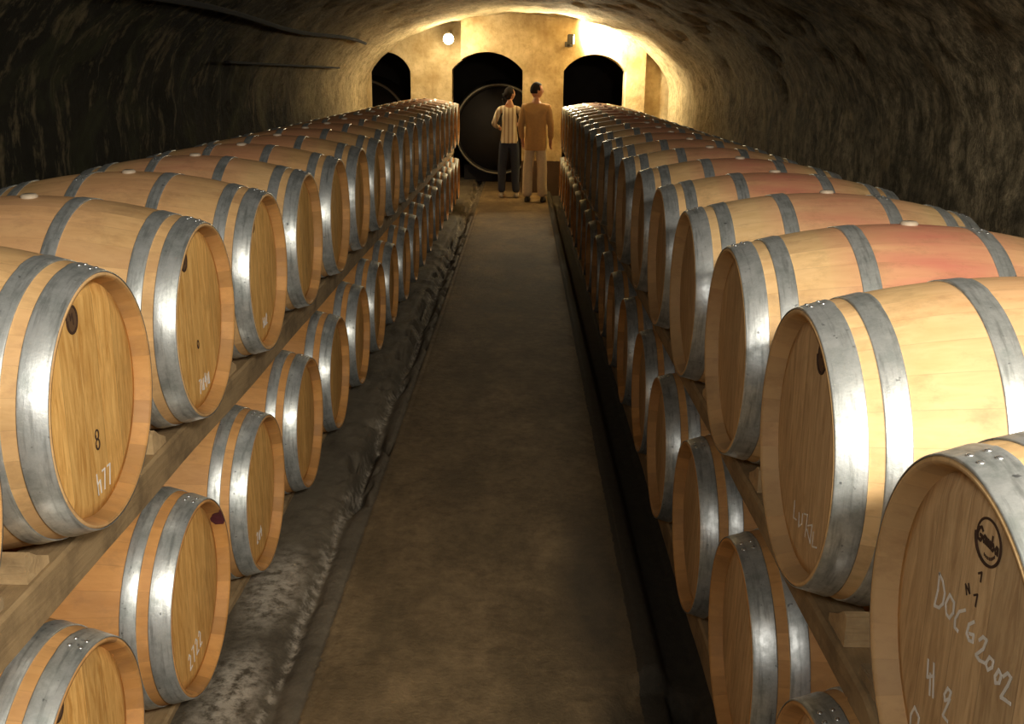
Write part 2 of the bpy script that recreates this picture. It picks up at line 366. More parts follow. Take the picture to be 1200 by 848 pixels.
# dark cross passage beyond the arches
M_DARK = flat('dark_stone', (.05, .036, .024), .9, nz=.3, sc=3)  # near-black stone colour for the passage walls
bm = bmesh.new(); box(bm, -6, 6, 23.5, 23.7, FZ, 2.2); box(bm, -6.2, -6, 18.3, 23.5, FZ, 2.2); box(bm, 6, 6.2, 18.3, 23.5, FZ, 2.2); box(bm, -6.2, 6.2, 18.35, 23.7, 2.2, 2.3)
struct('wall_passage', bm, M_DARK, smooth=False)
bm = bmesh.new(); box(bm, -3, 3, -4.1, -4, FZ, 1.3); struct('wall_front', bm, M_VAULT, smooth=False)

# floor
def sstep(a, b, v):
    t = max(0, min(1, (v - a) / (b - a))); return t * t * (3 - 2 * t)
def fz(x, y):
    z = FZ + .002 * fbm((x, y, 0), 3)
    if x < -.6:
        wob = .02 * noise.noise(Vector((0, y * 1.3, 3)))
        z -= .012 * math.exp(-((x + .672 + wob * .2) / .007) ** 2)
        k = sstep(-.66, -.72, x)
        rough = abs(fbm((x, y * .8, 5), 9)); z += k * (.004 * fbm((x, y, 2), 14) + .004 * rough * rough)
        # crumbling gutter
        dep = (.05 + .05 * sstep(4, 5, y)) * (0.4 + .6 * sstep(-.1, .35, noise.noise(Vector((3, y * .9, 1)))))
        z -= dep * math.exp(-((x + .765 + wob + .006 * fbm((x, y, 9), 7)) / (.026 + .012 * sstep(4, 5, y))) ** 2)
        hn = noise.noise(Vector((x * 10, y * 5.5, 11))) ; z -= sstep(4.1, 4.8, y) * .075 * sstep(.12, .3, hn) * sstep(-.88, -.83, x) * sstep(-.66, -.70, x)
        z += sstep(4.2, 5, y) * .03 * max(0, noise.noise(Vector((x * 9, y * 6, 3)))) * sstep(-.70, -.78, x); z += .03 * sstep(-.80, -.90, x) + .012 * math.exp(-((x + .82 + wob) / .03) ** 2) * (1 + noise.noise(Vector((x * 20, y * 14, 0))))
    if -.655 < x < -.6: z -= .004 * math.exp(-((x + .632) / .006) ** 2)
    if x > .38:
        cz = 0
        if y > 3.05 + .05 * noise.noise(Vector((x * 9, 0, 0))):
            cz = .022 * (sstep(.42, .432, x) - sstep(.49, .50, x)) - .008 * math.exp(-((x - .425) / .008) ** 2)
        z += cz
        z -= .05 * sstep(.50, .53, x) * (1 - sstep(.62, .68, x)) + .006 * abs(fbm((x, y, 4), 10)) * sstep(.5, .55, x)
    hole = math.hypot((x - .47) / .155, (y - 2.76) / .33) + .12 * noise.noise(Vector((x * 14, y * 10, 5)))
    z -= .06 * sstep(1.0, .85, hole)
    if -.66 < x < .42:
        for jy in (4.62, 12.35): z -= .004 * math.exp(-((y - jy - .01 * noise.noise(Vector((x * 6, 0, 0)))) / .008) ** 2)
    return z
xs = [-2.7 + .1 * i for i in range(17)] + [-1.0 + .0085 * i for i in range(48)] + [-.59 + .03 * i for i in range(33)] + [.40 + .0085 * i for i in range(36)] + [.72 + .15 * i for i in range(15)]
xs = sorted(set(round(v, 4) for v in xs)); yy = -4.0; fy = []
while yy < 23.6:
    fy.append(yy); yy += .25 if yy < 1.2 else (.014 if yy < 4 else (.025 if yy < 7 else (.05 if yy < 12 else .12)))
bm = bmesh.new(); prev = None
for y in fy:
    row = [bm.verts.new((x, y, fz(x, y))) for x in xs]
    if prev:
        for i in range(len(xs) - 1): bm.faces.new((prev[i], prev[i + 1], row[i + 1], row[i]))
    prev = row
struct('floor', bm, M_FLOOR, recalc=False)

# ------------------------------------------------------------------ wine barrels
L = .98; RH = .29; RB = .365
def rad(u):   # outer radius at distance u from the front head plane (0..L)
    t = abs(u - L / 2) / (L / 2); return RB - (RB - RH) * (t ** 2.0)
def make_barrel(side):
    """built with its axis along local x, front chime at x = -L/2, facing -x"""
    h = L / 2; t = empty('wine_barrel', (0, 0, 0))
    bm = bmesh.new(); prof = [(-h + .05, .266), (-h + .036, .270), (-h + .006, .278), (-h, .2815), (-h, .2875), (-h + .003, .2905)]
    prof += [(-h + u, rad(u)) for u in [.02 + (L - .04) * i / 26 for i in range(27)]]
    prof += [(h - .003, .2905), (h, .2875), (h, .2815), (h - .006, .278), (h - .036, .270), (h - .05, .266)]
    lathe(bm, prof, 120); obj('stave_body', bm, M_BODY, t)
    for s in (-1, 1):
        bm = bmesh.new(); x0 = s * (h - .036)
        lathe(bm, [(x0 + s * .003, 0), (x0 + s * .003, .238), (x0 - s * .004, .2715), (x0 - s * .02, .2715), (x0 - s * .02, 0)], 96)
        obj('head', bm, M_HEAD, t)
    HP = [(.001, .058), (.086, .132), (.29, .338)] if side == 'R' else [(.001, .058), (.088, .130), (.322, .362)]
    k = 0
    for s in (-1, 1):
        for (a, b) in HP:
            bm = bmesh.new(); n = 120; th = .0024; sa = (random.random() - .5) * .5 + .1; rings = []
            for i in range(n):
                ang = 2 * PI * i / n; da = (ang - sa + PI) % (2 * PI) - PI; e = .0022 if abs(da) < .13 else 0
                ring = []
                for (u, o) in ((a, .0002), (a, th), (a + .002, th + .0006), ((a + b) / 2, th), (b - .002, th + .0006), (b, th), (b, .0002)):
                    r = rad(u) + o + (e if o > .001 else 0); ring.append(bm.verts.new((s * (-h + u) * 1.0, r * math.sin(ang), r * math.cos(ang))))
                rings.append(ring)
            for i in range(n):
                A, B = rings[i], rings[(i + 1) % n]
                for j in range(6): bm.faces.new((A[j], A[j + 1], B[j + 1], B[j]))
            o = obj('hoop', bm, M_STEEL, t); o['seam'] = sa; o['uc'] = (a + b) / 2; o['sd'] = s
            k += 1
    bm = bmesh.new(); z = RB
    n = 20; pr = [(0, -.01), (.023, -.01), (.0245, .005), (.019, .010), (0, .010)]
    rr = [[bm.verts.new((r * math.cos(2 * PI * i / n), r * math.sin(2 * PI * i / n), z + dz)) for i in range(n)] for r, dz in pr[1:4]]
    for A, B in zip(rr, rr[1:]):
        for i in range(n): bm.faces.new((A[i], A[(i + 1) % n], B[(i + 1) % n], B[i]))
    bm.faces.new(rr[-1]); bm.faces.new(rr[0][::-1]); obj('bung', bm, M_BUNG, t)
    for c in t.children: c.location = (0, 0, RB)
    return t
bpy.context.view_layer.update()
PROTO = {s: make_barrel(s) for s in 'LR'}
PARTS = {s: list(PROTO[s].children) for s in 'LR'}
used = {'L': False, 'R': False}
# a rivet mesh shared by every rivet
bm = bmesh.new(); bmesh.ops.create_uvsphere(bm, u_segments=10, v_segments=6, radius=.006); bmesh.ops.scale(bm, vec=(1, 1, .5), verts=bm.verts)
rivet_proto = obj('rivet', bm, M_RIVET); RIV = rivet_proto.data; bpy.data.objects.remove(rivet_proto)

def place_barrel(side, x_front, y, zc, label, group, color, near=False, bung=True, tilt=0):
    t0 = PROTO[side]; sx = 1 if side == 'R' else -1
    loc = (x_front + sx * L / 2, y, zc - RB)
    first = not used[side]
    used[side] = True
    t = t0 if first else t0.copy()
    if not first: COL.objects.link(t)
    t.location = loc; t.rotation_euler = (0, 0, 0 if side == 'R' else PI)
    tag(t, label, 'barrel', group)
    out = {'hoops': []}
    for c in (PARTS[side]):
        d = c if first else c.copy()
        if not first: COL.objects.link(d); d.parent = t
        d.color = color; d.rotation_euler = (tilt, 0, 0)
        nm = c.name.split('.')[0]
        if nm == 'bung' and not bung: d.hide_render = False
        if nm == 'hoop': out['hoops'].append(d)
        if nm == 'head' : out.setdefault('head', d)
        if nm == 'stave_body': out['body'] = d
        if nm == 'bung': out['bung'] = d
    if near:
        for hp in out['hoops'][:4]:
            sa = hp['seam']; u = hp['uc']; s = hp['sd']; wdt = .012
            for da in (-.055, .055):
                for du in (-wdt, wdt):
                    uu = u + du; r = rad(uu) + .0044; a = sa + da
                    q = bpy.data.objects.new('rivet', RIV); COL.objects.link(q); q.parent = hp
                    q.location = (s * (-L / 2 + uu), r * math.sin(a), r * math.cos(a)); q.rotation_euler = (-a, 0, 0)
    out['root'] = t
    return out
ORD = ['nearest', 'second', 'third', 'fourth', 'fifth', 'sixth', 'seventh', 'eighth', 'ninth', 'tenth', 'eleventh', 'twelfth', 'thirteenth', 'fourteenth', 'fifteenth', 'sixteenth', 'seventeenth', 'eighteenth', 'nineteenth', 'twentieth']
XL = -.9357; XR = .5815; B = {}
SPEC = {  # row: side, x, zc, y0, pitch, first index, last index, words
 'LU': ('L', XL, -.7265, 2.228, .786, -1, 17, 'upper left row'),
 'LL': ('L', XL, -1.526, 1.985, .802, 0, 17, 'lower left row'),
 'RU': ('R', XR, -.7504, 1.275, .781, 0, 18, 'upper right row'),
 'RL': ('R', XR, -1.4894, 1.72, .774, 0, 18, 'lower right row')}
LABEL = {
 ('LU', -1): 'oak wine barrel cut off by the left frame edge, rim sliver showing',
 ('LU', 0): 'large pale oak wine barrel nearest on the upper left, dark round brand on its head',
 ('LU', 1): 'upper left oak barrel with small dark oval brand, just behind the nearest large one',
 ('LU', 2): 'third oak barrel of the upper left row, bright grey hoop and narrow sunlit-looking head',
 ('LL', 0): 'orange oak barrel in the bottom left corner, only its top in the frame',
 ('LL', 1): 'orange oak barrel on the lower left with a purple wine stain on its rim',
 ('LL', 2): 'lower left oak barrel right behind the one with the purple wine stain',
 ('RU', 0): 'huge oak barrel at the right edge, chalked DOCG 2002 on its head',
 ('RU', 1): 'pale upper right oak barrel with faint chalk scrawl, just behind the chalked DOCG one',
 ('RU', 2): 'pale upper right oak barrel with small black mark at mid head, third of its row',
 ('RL', 0): 'oak barrel at the bottom edge right, only the top of its hoops in view',
 ('RL', 1): 'lower right oak barrel with orange inner rim, below the chalk-scrawled barrel'}
LABEL[('LU', 2)] = 'third oak barrel of the upper left row, a dark brand half hidden by its hoop'
for row, (side, x, zc, y0, p, i0, i1, words) in SPEC.items():
    rr = random.Random(row)
    for i in range(i0, i1 + 1):
        n = i - i0
        vis = i
        lab = LABEL.get((row, i)) or 'oak wine barrel with grey steel hoops, %s from the camera, %s' % (ORD[min(vis, 19)], words)
        if i == i1: lab = 'last oak wine barrel at the far end of the %s' % words
        wine = {'LU': .22, 'LL': .1, 'RU': .85, 'RL': .25}[row] * rr.uniform(.7, 1.2)
        if (row, i) in (('RU', 0), ('RU', 1)): wine = .35
        if row == 'LU' and i > 2: wine = .55
        tone = {'LU': .75, 'LL': .45, 'RU': .9, 'RL': .35}[row] * rr.uniform(.8, 1.1)
        warm = {'LU': .3, 'LL': .85, 'RU': .12, 'RL': .7}[row] * rr.uniform(.8, 1.15)
        if i > 3: warm = min(1, warm + .2)
        B[row, i] = place_barrel(side, x + rr.uniform(-.006, .006) * (i > 2) + (.0135 if (row, i) == ('RU', 0) else 0), y0 + p * i, zc - (.0346 if (row, i) == ('RU', 0) else 0), lab, 'oak wine barrels in the ' + words, (wine, min(1, tone), min(1, warm), .3 if side == 'R' else 1), near=(i <= 4), tilt=rr.uniform(-.12, .12) if i > 0 else 0)

# --- marks on the heads: local frame of a head part (x towards the barrel middle, origin on the axis)
XH = -L / 2 + .033 - .0008
def ring(cy, cz, ry, rz, rot, n=40, a0=0, a1=2 * PI):
    return [(cy + ry * math.cos(a) * math.cos(rot) - rz * math.sin(a) * math.sin(rot), cz + ry * math.cos(a) * math.sin(rot) + rz * math.sin(a) * math.cos(rot)) for a in [a0 + (a1 - a0) * k / n for k in range(n + 1)]]
def disc(bm, cy, cz, ry, rz, x):
    vs = [bm.verts.new((x, p_[0], p_[1])) for p_ in ring(cy, cz, ry, rz, 0, 28)[:-1]]; bm.faces.new(vs)
    v2 = [bm.verts.new((x + .0008, p_[0], p_[1])) for p_ in ring(cy, cz, ry, rz, 0, 28)[:-1]]; bm.faces.new(v2[::-1])
    for k in range(28): bm.faces.new((vs[k], vs[(k + 1) % 28], v2[(k + 1) % 28], v2[k]))
def mark(name, key, bm, material, label=None):
    o = obj(name, bm, material, B[key]['root'], smooth=False)
    o.location = (0, 0, RB); o.rotation_euler = B[key]['head'].rotation_euler
    if label: o['label'] = label
    return o
def brand(key, cy, cz, r=.026, material=None):
    bm = bmesh.new(); disc(bm, cy, cz, r, r * 1.15, XH)
    mark('brand_stamp', key, bm, M_BRAND2, 'dark round burnt brand')
    bm = bmesh.new(); stroke(bm, ring(cy, cz, r, r * 1.15, 0), .005, XH - .0006, XH); stroke(bm, [(cy - .008, cz - .012), (cy - .004, cz + .012), (cy + .006, cz), (cy + .008, cz + .013)], .005, XH - .0006, XH)
    mark('brand_mark', key, bm, M_BRAND)
def scrawl(key, cy, cz, seed, n=4, sz=.05, rot=0.0, wd=.0045):
    rr = random.Random(seed); bm = bmesh.new()
    for k in range(n):
        o = (k - (n - 1) / 2) * sz * .62; pts = []
        kind = rr.choice(['l', 'h', 'u', '2', '7', '4'])
        G_ = {'l': [(0, .5), (-.05, -.5)], 'h': [(-.2, .5), (-.2, -.5), (-.2, 0), (.2, .1), (.2, -.5)], 'u': [(-.2, .3), (-.2, -.4), (.1, -.45), (.2, .3), (.25, -.5)],
              '2': [(-.2, .3), (0, .5), (.2, .25), (-.2, -.45), (.25, -.45)], '7': [(-.2, .45), (.2, .45), (-.05, -.5)], '4': [(0, .5), (-.2, -.05), (.25, -.05), (.1, .25), (.1, -.5)]}[kind]
        for a, b in G_:
            a, b = -(a * sz * .8 + o), b * sz
            pts.append((cy + a * math.cos(rot) - b * math.sin(rot), cz + a * math.sin(rot) + b * math.cos(rot)))
        stroke(bm, pts, wd, XH - .0006, XH)
    mark('chalk_writing', key, bm, M_CHALK, 'white chalk scrawl')
# left barrels: local +y points towards the camera
brand(('LU', 0), .068, .203); brand(('LU', 1), .079, .203); brand(('LU', 2), .087, .20)
brand(('LL', 0), .086, .215, .024); brand(('LL', 1), .10, .212, .02); brand(('LL', 2), .15, .17, .018)
brand(('RU', 1), -.053, .2057, .028)
scrawl(('LU', 0), -.017, -.2, 3, 3, .05); scrawl(('LU', 1), -.006, -.2, 5, 4, .045); scrawl(('LU', 2), .0, -.19, 8, 3, .04)
scrawl(('LL', 1), .02, -.17, 11, 4, .055, -.2); scrawl(('LL', 2), .04, -.157, 12, 3, .045)
# small black number below the middle of the nearest left head
bm = bmesh.new(); stroke(bm, ring(.0, -.085, .009, .011, 0, 20), .004, XH - .0006, XH); stroke(bm, ring(.0, -.108, .010, .012, 0, 20), .004, XH - .0006, XH); mark('stamped_number', ('LU', 0), bm, M_BRAND)
bm = bmesh.new(); stroke(bm, ring(.02, -.07, .007, .012, 0, 20), .004, XH - .0006, XH); mark('stamped_number', ('LU', 1), bm, M_BRAND)
# small bung hole mark of the third right barrel
bm = bmesh.new(); disc(bm, -.15, .03, .009, .013, XH); mark('tap_mark', ('RU', 2), bm, M_BRAND)
# purple stain on the rim of the lower left barrel
bm = bmesh.new()
for a0, a1, u0, u1 in ((-1.08, -.90, 0, .026), (-.97, -.82, .0, .014)):
    n = 12
    A = [bm.verts.new((-L / 2 + u0 - .0006 + .003 * random.random(), .2725 * math.sin(a0 + (a1 - a0) * k / n), .2725 * math.cos(a0 + (a1 - a0) * k / n))) for k in range(n + 1)]
    C = [bm.verts.new((-L / 2 + u1 + .012 * math.sin(PI * k / n), .2695 * math.sin(a0 + (a1 - a0) * k / n), .2695 * math.cos(a0 + (a1 - a0) * k / n))) for k in range(n + 1)]
    D = [bm.verts.new((-L / 2 - .0008, .284 * math.sin(a0 + (a1 - a0) * k / n), .284 * math.cos(a0 + (a1 - a0) * k / n))) for k in range(n + 1)]
    for k in range(n): bm.faces.new((A[k], A[k + 1], C[k + 1], C[k])); bm.faces.new((A[k], A[k + 1], D[k + 1], D[k]))
o = mark('wine_stain', ('LL', 1), bm, M_WINE, 'purple wine stain on the rim')
# chalk and stamps on the nearest right head
CHALK = [[(0.1119, 0.0834), (0.0973, 0.0775), (0.0864, 0.0644), (0.0875, 0.0469), (0.0982, 0.0347), (0.1144, 0.0292)], [(0.1119, 0.0834), (0.1097, 0.0582), (0.1144, 0.0292)],
 [(0.0697, 0.0713), (0.0794, 0.0514), (0.0724, 0.0385), (0.0611, 0.0386), (0.0516, 0.0523), (0.0537, 0.0676), (0.0697, 0.0713)], [(0.0185, 0.0749), (0.0344, 0.0639), (0.0434, 0.0466), (0.0416, 0.0352), (0.0307, 0.0354)],
 [(-0.0117, 0.074), (0.0015, 0.0624), (0.0043, 0.0467), (-0.0049, 0.0421), (-0.0164, 0.0461), (-0.0156, 0.0564), (-0.0044, 0.0518)], [(-0.0331, 0.0588), (-0.0421, 0.0689), (-0.0527, 0.0705), (-0.047, 0.0534), (-0.0301, 0.0345), (-0.0411, 0.0334), (-0.0557, 0.0385)],
 [(-0.0667, 0.0538), (-0.0593, 0.0396), (-0.0672, 0.0347), (-0.0772, 0.0449), (-0.0779, 0.055), (-0.0667, 0.0538)], [(-0.0942, 0.0518), (-0.0872, 0.0378), (-0.091, 0.0306), (-0.1004, 0.0367), (-0.1024, 0.0494), (-0.0942, 0.0518)],
 [(-0.1078, 0.051), (-0.1169, 0.0616), (-0.1265, 0.061), (-0.1216, 0.0467), (-0.1096, 0.0218), (-0.121, 0.0256), (-0.1344, 0.0289)],
 [(0.1104, -0.0595), (0.1058, -0.0869), (0.0844, -0.0706)], [(0.0899, -0.0534), (0.078, -0.1031)], [(0.097, -0.0755), (0.0901, -0.1067)],
 [(0.0354, -0.0597), (0.0435, -0.0758), (0.0393, -0.0829), (0.0276, -0.0725), (0.0244, -0.0589), (0.0354, -0.0597)], [(0.0245, -0.0704), (0.0392, -0.1075), (0.0225, -0.106)],
 [(0.1344, -0.1583), (0.1442, -0.178), (0.1414, -0.1944), (0.127, -0.2001), (0.1148, -0.181), (0.1146, -0.1628), (0.1344, -0.1583)]]
bm = bmesh.new()
for q in CHALK: stroke(bm, q, .0048, XH - .0006, XH)
mark('chalk_writing', ('RU', 0), bm, M_CHALK, 'white chalk lettering')
bm = bmesh.new()
for q in [[(-0.004, 0.143), (-0.0128, 0.1487), (-0.013, 0.1353)], [(0.0205, 0.0978), (0.0278, 0.1099), (0.0122, 0.1043), (0.0192, 0.1153)], [(-0.0001, 0.1081), (-0.0098, 0.1142), (-0.0089, 0.0961)]]: stroke(bm, q, .003, XH - .0006, XH)
mark('stamped_number', ('RU', 0), bm, M_BRAND)
bm = bmesh.new(); stroke(bm, ring(-.019, .196, .036, .031, 0), .0032, XH - .0006, XH)
GL = {'G': [(.9, .8), (.6, 1), (.2, .8), (0, .3), (.2, -.1), (.7, -.1), (.95, .35), (.55, .35)], 'a': [(.8, .55), (.4, .6), (.1, .25), (.3, 0), (.7, .15), (.8, .55), (.85, 0)], 'm': [(0, .55), (.1, 0), (.15, .4), (.4, .55), (.5, 0), (.55, .4), (.85, .55), (.9, 0)], 'b': [(.1, 1.1), (.15, 0), (.6, 0), (.8, .3), (.5, .55), (.15, .35)]}
px_ = .0145
for ch_, wd_ in (('G', .0155), ('a', .010), ('m', .013), ('b', .010), ('a', .010)):
    stroke(bm, [(px_ - gx * wd_, .190 + gy * (.017 if ch_ == 'G' else .0165)) for gx, gy in GL[ch_]], .0034 if ch_ != 'G' else .0042, XH - .0006, XH); px_ -= wd_ * 1.08
for k in range(9):
    a_ = PI * 1.18 + k * .16; cy_, cz_ = -.019 + .025 * math.cos(a_), .196 + .0215 * math.sin(a_)
    stroke(bm, [(cy_, cz_ - .0015), (cy_ + .001, cz_ + .0015)], .0018, XH - .0006, XH)
mark('brand_stamp', ('RU', 0), bm, M_BRAND, 'oval burnt brand with script')
bm = bmesh.new()
for q in [[(0.0574, -0.144), (0.0563, -0.1832), (0.0314, -0.1784)], [(0.0171, -0.1557), (0.0125, -0.1869), (-0.0101, -0.1706), (-0.0096, -0.148)], [(-0.0197, -0.1436), (-0.0455, -0.1361), (-0.0402, -0.1873)], [(-0.0526, -0.1571), (-0.0813, -0.144), (-0.0788, -0.1853), (-0.0501, -0.1664)], [(-0.0953, -0.1535), (-0.0953, -0.1854), (-0.1241, -0.1755)]]: stroke(bm, q, .0034, XH - .0006, XH)
mark('chalk_writing', ('RU', 1), bm, M_CHALK, 'faint white chalk scrawl')

# ------------------------------------------------------------------ racks: rails, cross planks, wedges
def rail(name, x0, x1, y0, y1, z0, z1, label, group, amp=.006):
    bm = bmesh.new(); n = max(8, int((y1 - y0) / .12)); prof = [(x0, z0 + .006), (x0, z1 - .008), (x0 + .008, z1), (x1 - .008, z1), (x1, z1 - .008), (x1, z0 + .006), (x1 - .006, z0), (x0 + .006, z0)]
    rings = []
    for i in range(n + 1):
        y = y0 + (y1 - y0) * i / n; wz0 = -.038 if (name == 'rack_rail' and x0 > 0 and y < 1.62) else 0; wx = amp * noise.noise(Vector((x0 * 3, y * 1.7, 0)))
        rings.append([bm.verts.new((x + wx + .002 * noise.noise(Vector((x * 50, y * 9, z * 50))), y, z + (wz0 if z > (z0 + z1) / 2 else 0))) for x, z in prof])
    for A, Bq in zip(rings, rings[1:]):
        for k in range(8): bm.faces.new((A[k], A[(k + 1) % 8], Bq[(k + 1) % 8], Bq[k]))
    bm.faces.new(rings[0]); bm.faces.new(rings[-1][::-1])
    o = obj(name, bm, M_BEAM, smooth=False); tag(o, label, 'beam', group); return o
for side, xf, zu, zl, words, u0, w in (('L', XL, -.7265, -1.526, 'left', .10, .12), ('R', XR, -.7504, -1.4894, 'right', .06, .11)):
    s = -1 if side == 'L' else 1
    for (ua, ub, fr) in ((u0, u0 + w, 'aisle'), (L - u0 - w, L - u0, 'wall')):
        xa, xb = sorted((xf + s * ua, xf + s * ub))
        inner = ub if fr == 'aisle' else ua; rmax = rad(inner)
        rail('rack_rail', xa, xb, .7, 16.1, zl + rmax + .003, zu - rmax - .003, 'long weathered timber rail under the upper %s barrels on the %s side' % (words, fr), 'timber rails between barrel rows')
        rail('floor_rail', xa, xb, .7, 16.1, FZ - .01, zl - rmax - .003, 'timber rail lying on the floor under the lower %s barrels, %s side' % (words, fr), 'timber rails on the floor')
    # wedges and cross planks
    row = 'LU' if side == 'L' else 'RU'; y0, p = SPEC[row][3], SPEC[row][4]
    zr = zu - rad(u0 + w) - .003
    for i in range(-1 if side == 'L' else 0, 6):
        yb = y0 + p * i; lowb = .0346 if (row, i) == ('RU', 0) else 0; zu -= lowb; zr -= lowb
        for q in (-1, 1):
            xa, xb = sorted((xf + s * (u0 + .012), xf + s * (u0 + w + .03)))
            bm = bmesh.new(); r_ = rad(u0 + w + .03) + .004; ya = yb + q * .13; yo = yb + q * .235
            zt = lambda yv: zu - math.sqrt(max(0, r_ * r_ - (yv - yb) ** 2))
            rowsv = [[bm.verts.new((xx, yv, zz_)) for yv, zz_ in ((ya, zr + .001), (ya, max(zr + .004, zt(ya))), ((ya + yo) / 2, zt((ya + yo) / 2)), (yo - q * .02, zt(yo - q * .02)), (yo, zt(yo - q * .02) - .004), (yo, zr + .001))] for xx in (xa, xb)]
            for k in range(6): bm.faces.new((rowsv[0][k], rowsv[0][(k + 1) % 6], rowsv[1][(k + 1) % 6], rowsv[1][k]))
            bm.faces.new(rowsv[0]); bm.faces.new(rowsv[1][::-1])
            o = obj('wooden_wedge', bm, M_WEDGE, smooth=False)
            tag(o, 'small wooden wedge %s the %s barrel of the upper %s row' % ('before' if q < 0 else 'behind', ORD[i] if i >= 0 else 'frame-cut', words), 'wedge', 'wedges under the upper %s barrels' % words)
        zu += lowb; zr += lowb
        if i < 5:
            ym = yb + p / 2; xa, xb = sorted((xf + s * (u0 + w + .03), xf + s * (L - u0 - w - .03)))
            bm = bmesh.new(); box(bm, min(xf + s * u0, xf + s * (L - u0)) + .01, max(xf + s * u0, xf + s * (L - u0)) - .01, ym - .075, ym + .055, zr + .002, zr + .03, .003)
            o = obj('cross_plank', bm, M_PLANK, smooth=False)
            tag(o, 'flat cross plank on the rails %s the %s barrel of the upper %s row' % ('behind', ORD[i] if i >= 0 else 'frame-cut', words), 'plank', 'cross planks of the %s rack' % words)
# ------------------------------------------------------------------ cables on the left wall
def surf(z, dy=0):
    s_ = max(0, min(1, (z - Z0) / HH)); return XC - HW * math.sqrt(1 - s_ * s_)
pts = []
for i in range(60):
    y = 3 + i * (14.2 - 3) / 59; z = .41 + .018 * math.sin(y * 1.1) - .002 * y; pts.append((surf(z) + .075, y, z - .02))
bm = bmesh.new(); tube(bm, pts, .019, 8); tag(obj('wall_cable', bm, M_CABLE), 'thick dark cable slung high along the left vault wall', 'cable')
pts = []
for i in range(40):
    y = 8.6 + i * (14 - 8.6) / 39; z = .09 - .003 * y; pts.append((surf(z) + .06, y, z))
bm = bmesh.new(); tube(bm, pts, .011, 8); tag(obj('wall_cable', bm, M_CABLE), 'thin dark cable along the left wall below the thick one', 'cable')

# ------------------------------------------------------------------ lamps at the far end
t = empty('globe_lamp', (-1.2, YL, .53)); tag(t, 'round glowing globe lamp high on the end wall', 'lamp')
bm = bmesh.new(); bmesh.ops.create_uvsphere(bm, u_segments=24, v_segments=16, radius=.085, matrix=Matrix.Translation((0, -.70, 0))); g_ = obj('globe', bm, M_GLOBE, t); g_.visible_shadow = True
GLOBE_L.location = (-1.2, YL - .95, .45)
bm = bmesh.new(); tube(bm, [(0, 0, .1), (0, -.3, .14), (0, -.62, .12), (0, -.70, .08)], .014); bmesh.ops.create_cone(bm, cap_ends=True, segments=20, radius1=.06, radius2=.045, depth=.03, matrix=Matrix.Translation((0, -.70, .09))); obj('bracket', bm, M_DARKMETAL, t)
t = empty('floodlight', (.76, YE, .50)); tag(t, 'small wall floodlight turned away to the right above the arches', 'lamp')
bm = bmesh.new(); box(bm, -.05, .05, -.30, -.16, -.03, .13, .01); obj('housing', bm, M_DARKMETAL, t, smooth=False)
bm = bmesh.new(); box(bm, .05, .056, -.29, -.17, -.02, .12); obj('lamp_glass', bm, M_LENS, t, smooth=False)
bm = bmesh.new(); tube(bm, [(-.02, 0, -.02), (-.02, -.16, -.05), (-.02, -.22, -.03)], .014); box(bm, -.08, .05, -.02, 0, -.06, .02, .004); obj('bracket', bm, M_DARKMETAL, t, smooth=False)

# ------------------------------------------------------------------ great casks in the dark passage
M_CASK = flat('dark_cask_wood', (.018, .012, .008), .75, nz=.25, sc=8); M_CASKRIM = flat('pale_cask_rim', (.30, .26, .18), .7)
def cask(cx, cy, cz, r, label):
    t = empty('great_cask', (cx, cy, FZ)); tag(t, label, 'cask', 'great casks in the dark passage')
    bm = bmesh.new(); pr = [(-.8, r * .93), (-.85, r * .93), (-.85, r)] + [(-.85 + 1.7 * i / 14, r * (1 + .09 * (1 - ((i - 7) / 7) ** 2))) for i in range(15)] + [(.85, 0)]
    lathe(bm, pr, 72); b_ = obj('stave_body', bm, M_CASK, t)
    bm = bmesh.new(); lathe(bm, [(-.80, 0), (-.80, r * .93), (-.76, r * .93), (-.76, 0)], 72); h_ = obj('head', bm, M_CASK, t)
    bm = bmesh.new(); lathe(bm, [(-.87, r * .965), (-.87, r * 1.0), (-.80, r * 1.012), (-.80, r * .99)], 72, True); k_ = obj('rim', bm, M_CASKRIM, t)
    for o in (b_, h_, k_): o.rotation_euler = (0, 0, PI / 2); o.location = (0, 0, cz - FZ)
    bm = bmesh.new()
    bm.free()
    for yy_ in (-.5, .5):
        bm = bmesh.new(); box(bm, -r * .8, r * .8, yy_ - .12, yy_ + .12, 0, cz - FZ - r * .82); obj('cradle', bm, M_CASK, t, smooth=False)
    return t
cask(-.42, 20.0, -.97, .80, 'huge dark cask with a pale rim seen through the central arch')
cask(-2.95, 20.2, -1.0, .88, 'huge dark cask with a pale rim seen through the left arch')

